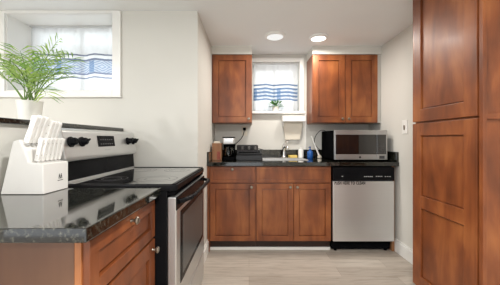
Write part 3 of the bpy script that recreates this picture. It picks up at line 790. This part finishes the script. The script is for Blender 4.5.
# ------------------------------------------------------------------ things on the back counter
# cutting-board box at the left end
bx = thing('wooden_box', 'tall brown wooden box at the left end of the back counter', 'box', (-0.345, 2.82, ZT))
mb = MB(); x0, x1, y0, y1, z0, z1 = -0.396, -0.296, 2.76, 2.90, ZT+0.001, ZT+0.185; t = 0.010
mb.box(x0, x0+t, y0, y1, z0, z1, 0.002); mb.box(x1-t, x1, y0, y1, z0, z1, 0.002)
mb.box(x0+t, x1-t, y0, y0+t, z0, z1, 0.002); mb.box(x0+t, x1-t, y1-t, y1, z0, z1, 0.002); mb.box(x0+t, x1-t, y0+t, y1-t, z0, z0+t)
bb = mb.build('box_sides', M['block_wood'], bx)
MB().box(x0+0.055, x1-0.012, y0-0.0012, y0-0.0001, z0+0.01, z0+0.095).build('red_label', M['redcloth'], bb)
mb = MB().box(-0.382, -0.310, 2.78, 2.80, ZT+0.02, ZT+0.205, 0.006)
single(mb, 'cutting_board', M['cream'], (-0.345, 2.79, ZT+0.02), 'pale cutting board standing in the wooden box', 'cutting board')

# coffee maker
cx, cy = -0.222, 2.86
cm = thing('coffee_maker', 'black drip coffee maker with steel top on the back counter', 'coffee maker', (cx, cy, ZT))
T = Matrix.Translation((cx, cy, ZT+0.001))
MB().prism(rrect(cx-0.068, cx+0.068, cy-0.10, cy+0.10, 0.03), 'z', ZT+0.001, ZT+0.035, 0.004).build('base', M['matte_black'], cm, smooth=True)
MB().prism(rrect(cx-0.066, cx+0.066, cy+0.03, cy+0.10, 0.02), 'z', ZT+0.034, ZT+0.18, 0.003).build('water_tank', M['matte_black'], cm, smooth=True)
hd = MB().prism(rrect(cx-0.062, cx+0.062, cy-0.09, cy+0.10, 0.015), 'z', ZT+0.176, ZT+0.242, 0.004).build('brew_head', M['steel'], cm, smooth=True)
MB().prism(rrect(cx-0.064, cx+0.064, cy-0.092, cy+0.102, 0.015), 'z', ZT+0.242, ZT+0.254, 0.003).build('lid', M['matte_black'], hd, smooth=True)
T2 = Matrix.Translation((cx, cy-0.035, ZT+0.036))
cf = MB().lathe([(0.046, 0.0), (0.056, 0.012), (0.058, 0.05), (0.050, 0.09), (0.040, 0.11), (0.038, 0.108), (0.048, 0.088), (0.055, 0.05), (0.053, 0.014), (0.001, 0.004)], 28, T2).build('carafe', M['carafe'], cm, smooth=True)
MB().lathe([(0.044, 0.0), (0.044, 0.010), (0.001, 0.016)], 24, T2 @ Matrix.Translation((0, 0, 0.109))).build('carafe_lid', M['matte_black'], cf, smooth=True)
MB().tube([(cx+0.012, cy-0.08, ZT+0.145), (cx+0.02, cy-0.125, ZT+0.14), (cx+0.022, cy-0.128, ZT+0.08), (cx+0.016, cy-0.088, ZT+0.065)], 0.007, 10).build('carafe_handle', M['matte_black'], cf, smooth=True)

# outlet, plug and cord above the coffee maker
ox, oz = -0.056, 1.235
oc = thing('wall_outlet', 'cream wall outlet under the single wall cabinet', 'outlet', (ox, YB, oz))
pltm = MB().box(ox-0.036, ox+0.036, YB-0.006, YB-0.0005, oz-0.058, oz+0.058, 0.002).build('cover_plate', M['cream'], oc)
for zz in (-0.024, 0.024): MB().box(ox-0.017, ox+0.017, YB-0.0085, YB-0.005, oz+zz-0.014, oz+zz+0.014, 0.002).build('socket', M['cream'], pltm)
pg = thing('power_cord', 'black plug and cord running from the outlet to the coffee maker', 'cord', (ox, YB-0.03, oz+0.024))
MB().box(ox-0.019, ox+0.019, YB-0.040, YB-0.009, oz+0.006, oz+0.042, 0.005).build('plug', M['matte_black'], pg)
MB().tube([(ox, YB-0.034, oz+0.022), (ox-0.002, YB-0.05, oz+0.005), (ox-0.012, YB-0.05, oz-0.045), (ox-0.035, YB-0.06, oz-0.09), (ox-0.075, YB-0.09, oz-0.13), (-0.16, YB-0.16, oz-0.16), (-0.168, cy+0.112, ZT+0.12)], 0.0042, 8).build('cable', M['matte_black'], pg, smooth=True)

# two-tier dish rack
rx0, rx1, ry0, ry1 = -0.125, 0.135, 2.76, 3.06
dk = thing('dish_rack', 'black two-tier dish rack with ribbed sides between coffee maker and sink', 'dish rack', (0.0, 2.91, ZT))
mb = MB(); zb = ZT+0.001
mb.prism(rrect(rx0-0.015, rx1+0.012, ry0-0.01, ry1+0.02, 0.02), 'z', zb, zb+0.012, 0.003)
mb.box(rx0-0.013, rx1+0.010, ry0-0.008, ry0+0.002, zb+0.010, zb+0.052, 0.004); mb.box(rx0-0.013, rx1+0.010, ry1+0.006, ry1+0.016, zb+0.010, zb+0.052, 0.004)
mb.box(rx0-0.013, rx0-0.003, ry0, ry1+0.008, zb+0.010, zb+0.052, 0.004); mb.box(rx1, rx1+0.010, ry0, ry1+0.008, zb+0.010, zb+0.052, 0.004)
mb.build('drip_tray', M['rack_black'], dk)
def basket(x0, x1, y0, y1, z0, z1, n):
    mb = MB(); r = 0.0032
    for z in (z0, z1): mb.tube([(x0, y0, z), (x1, y0, z), (x1, y1, z), (x0, y1, z), (x0, y0, z)], r, 8)
    for i in range(n+1):
        x = x0+(x1-x0)*i/n; mb.tube([(x, y0, z1), (x, y0, z0), (x, y1, z0), (x, y1, z1)], 0.0026, 6)
    for i in range(1, 10):
        y = y0+(y1-y0)*i/10; mb.tube([(x0, y, z1), (x0, y, z0), (x1, y, z0), (x1, y, z1)], 0.0022, 6)
    return mb
basket(rx0, rx1, ry0+0.004, ry1, zb+0.030, zb+0.074, 24).build('lower_basket', M['rack_black'], dk, smooth=True)
up_ = basket(rx0-0.005, rx1-0.04, ry0+0.02, ry1-0.02, zb+0.095, zb+0.158, 34)
up_.build('upper_basket', M['rack_black'], dk, smooth=True)
for x in (rx0, rx1-0.045):
    for y in (ry0+0.022, ry1-0.022):
        MB().cyl((x, y, zb+0.012), (x, y, zb+0.10), 0.004, n=10).build('post', M['rack_black'], dk, smooth=True)
MB().tube([(rx1-0.04, ry0+0.03, zb+0.125), (rx1-0.01, ry0+0.03, zb+0.12), (rx1+0.02, ry0+0.03, zb+0.112), (rx1+0.022, ry0+0.06, zb+0.112), (rx1-0.04, ry0+0.06, zb+0.125)], 0.004, 8).build('side_hook', M['rack_black'], dk, smooth=True)

# soap, sponge, brush
sx, sy = 0.672, 3.135-0.05
# blue soap bottle
bt = thing('soap_bottle', 'blue dish soap pump bottle behind the sink beside the microwave', 'bottle', (0.715, 3.02, ZT))
T = Matrix.Translation((0.715, 3.02, ZT+0.001))
MB().lathe([(0.030, 0), (0.034, 0.006), (0.034, 0.070), (0.030, 0.084), (0.014, 0.094), (0.012, 0.100)], 28, T).build('bottle_body', M['blue'], bt, smooth=True)
pm = MB().lathe([(0.014, 0.100), (0.014, 0.110), (0.006, 0.113), (0.005, 0.131), (0.011, 0.133), (0.011, 0.140), (0.001, 0.142)], 20, T).build('pump', M['blue'], bt, smooth=True)
MB().tube([(0.715, 3.02, ZT+0.137), (0.702, 3.0, ZT+0.138), (0.692, 2.985, ZT+0.133)], 0.0045, 8).build('pump_spout', M['blue'], pm, smooth=True)
# white bottle
wb = thing('lotion_bottle', 'white plastic bottle beside the blue soap bottle', 'bottle', (0.615, 3.095, ZT))
T = Matrix.Translation((0.622, 3.095, ZT+0.0065))
MB().lathe([(0.028, 0), (0.032, 0.005), (0.032, 0.082), (0.027, 0.096), (0.013, 0.102)], 28, T).build('bottle_body', M['white'], wb, smooth=True)
MB().lathe([(0.014, 0.102), (0.014, 0.122), (0.001, 0.124)], 20, T).build('cap', M['white'], wb, smooth=True)
mb = MB().box(-0.048, 0.048, -0.032, 0.032, 0, 0.030, 0.005, mat=Matrix.Translation((0.525, 3.095, ZT+0.0065)) @ Matrix.Rotation(0.15, 4, 'Z'))
single(mb, 'sponge', M['yellow'], (0.525, 3.095, ZT+0.0065), 'yellow sponge on the rim behind the sink', 'sponge')
br_ = thing('dish_brush', 'white long-handled dish brush leaning behind the blue soap bottle', 'brush', (0.80, 3.12, ZT))
MB().tube([(0.838, 3.085, ZT+0.03), (0.815, 3.105, ZT+0.10), (0.785, 3.145, ZT+0.20), (0.765, 3.175, ZT+0.265)], 0.006, 10, [0.011, 0.009, 0.008, 0.010]).build('brush_handle', M['white'], br_, smooth=True)
MB().lathe([(0.02, 0.0), (0.026, 0.006), (0.026, 0.020), (0.015, 0.036), (0.008, 0.040)], 20, Matrix.Translation((0.842, 3.082, ZT+0.001))).build('brush_head', M['cream'], br_, smooth=True)

# white shelf under the sill and its modelled shadow
sh = thing('wall_shelf', 'white wall shelf under the window sill with a panel shaped as its shadow', 'wall shelf', (0.56, YB, 1.10))
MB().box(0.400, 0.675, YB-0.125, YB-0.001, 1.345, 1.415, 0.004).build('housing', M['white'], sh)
MB().prism([(0.415, 1.344), (0.665, 1.344), (0.625, 1.128), (0.445, 1.128)], 'y', YB-0.035, YB-0.012, 0.002).build('shelf_shadow', M['cream'], sh)  # beige panel in the shape of the shelf's cast shadow
MB().box(0.412, 0.424, YB-0.05, YB-0.001, 1.290, 1.345, 0.002).build('bracket', M['white'], sh)
MB().box(0.662, 0.674, YB-0.05, YB-0.001, 1.290, 1.345, 0.002).build('bracket', M['white'], sh)
cd = MB().box(0.690, 0.708, YB-0.014, YB-0.001, 1.006, 1.446, 0.002)
single(cd, 'cord_cover', M['white'], (0.699, YB-0.007, 1.006), 'white vertical cord cover strip on the wall under the sink window', 'cord cover')

# herb on the sill
hx, hy, hz_ = 0.33, YB+0.005, 1.475
hb = thing('sill_plant', 'small green plant in a white pot on the sink window sill', 'plant', (hx, hy, hz_))
T = Matrix.Translation((hx, hy, hz_+0.001))
MB().lathe([(0.030, 0), (0.036, 0.003), (0.042, 0.060), (0.038, 0.060), (0.035, 0.052), (0.001, 0.050)], 28, T).build('pot', M['ceramic'], hb, smooth=True)
b = bmesh.new(); r2 = random.Random(4)
for i in range(70):
    a = r2.uniform(0, 2*PI); el = r2.uniform(0.05, 1.25); ln = r2.uniform(0.05, 0.105)
    d = Vector((math.cos(a)*math.cos(el), math.sin(a)*math.cos(el)*0.8, math.sin(el)))
    c = Vector((hx, hy, hz_+0.050))+d*ln; w_ = r2.uniform(0.012, 0.019)
    s_ = d.cross(Vector((0, 0, 1))).normalized()*w_; u = d*w_*1.6
    bend = Vector((0, 0, -0.006))
    v = [b.verts.new(x) for x in (c-u, c+s_, c+u+bend, c-s_, c+Vector((0, 0, 0.003)))]
    for k in range(4): b.faces.new((v[k], v[(k+1) % 4], v[4]))
mb = MB(); mb.merge(b)
fo = mb.build('foliage', M['leaf2'], hb, smooth=True)
st = MB()
for i in range(9):
    a = 2*PI*i/9; st.tube([(hx, hy, hz_+0.049), (hx+0.02*math.cos(a), hy+0.015*math.sin(a), hz_+0.10)], 0.0016, 6)
st.build('stems', M['stem'], hb, smooth=True)

# ------------------------------------------------------------------ microwave
mx0, mx1, my0, my1, mz0, mz1 = 0.884, 1.428, 2.660, 3.140, ZT+0.014, 1.227
mw = thing('microwave', 'stainless countertop microwave under the double wall cabinet', 'microwave', ((mx0+mx1)/2, 2.87, ZT))
MB().box(mx0, mx1, my0+0.035, my1, mz0, mz1, 0.004).build('casing', M['matte_black'], mw)
md = MB().box(mx0, mx1-0.11, my0, my0+0.034, mz0+0.001, mz1-0.001, 0.004).build('door', M['steel_dark'], mw)
MB().box(mx0+0.008, mx1-0.112, my0-0.002, my0+0.02, mz0+0.058, mz1-0.046, 0.003).build('door_window', M['glass_black'], md)
MB().cyl((1.145, my0-0.0015, mz0+0.028), (1.145, my0+0.002, mz0+0.028), 0.011, n=20).build('badge', M['ink'], md, smooth=True)
cp = MB().box(mx1-0.109, mx1, my0, my0+0.034, mz0+0.001, mz1-0.001, 0.004).build('control_panel', M['steel_dark'], mw)
kp = MB().box(mx1-0.108, mx1-0.014, my0-0.002, my0+0.02, mz0+0.058, mz1-0.046, 0.003).build('keypad', M['glass_black'], cp)
mb = MB()
for r_ in range(5):
    for c_ in range(3): mb.box(mx1-0.098+c_*0.024, mx1-0.084+c_*0.024, my0-0.0026, my0-0.0018, mz0+0.070+r_*0.022, mz0+0.080+r_*0.022)
mb.build('key_marks', M['grey'], kp)
MB().box(mx1-0.085, mx1-0.03, my0-0.003, my0+0.002, mz0+0.012, mz0+0.044, 0.003).build('open_button', M['grey'], cp)
for x in (mx0+0.05, mx1-0.05):
    for y in (my0+0.07, my1-0.06):
        MB().cyl((x, y, ZT+0.0005), (x, y, mz0+0.002), 0.014, n=12).build('foot', M['matte_black'], mw, smooth=True)
pts = [(0.95, 3.137, 1.20), (0.925, 3.160, 1.238), (0.88, 3.168, 1.240), (0.835, 3.168, 1.20), (0.806, 3.168, 1.14), (0.808, 3.168, 1.08), (0.84, 3.168, 1.03), (0.90, 3.164, 0.98), (0.95, 3.155, 0.95), (0.99, 3.150, 0.935)]
def smooth_pts(P, k=6):
    P = [Vector(p) for p in P]; out = []
    for i in range(len(P)-1):
        a, b_, c, d = P[max(i-1, 0)], P[i], P[i+1], P[min(i+2, len(P)-1)]
        for j in range(k):
            t = j/k; out.append(0.5*((2*b_)+(c-a)*t+(2*a-5*b_+4*c-d)*t*t+(3*b_-a-3*c+d)*t**3))
    return out+[P[-1]]
MB().tube(smooth_pts(pts), 0.0035, 8).build('power_cable', M['matte_black'], mw, smooth=True)

# ------------------------------------------------------------------ switch plate on the right wall
sw = thing('light_switch', 'white wall plate with a dark toggle on the right wall', 'light switch', (XR, 2.46, 1.255))
pl_ = MB().box(XR-0.007, XR-0.0005, 2.42, 2.50, 1.185, 1.315, 0.002).build('cover_plate', M['white'], sw)
MB().box(XR-0.016, XR-0.006, 2.452, 2.468, 1.222, 1.265, 0.003).build('toggle', M['knob'], pl_)
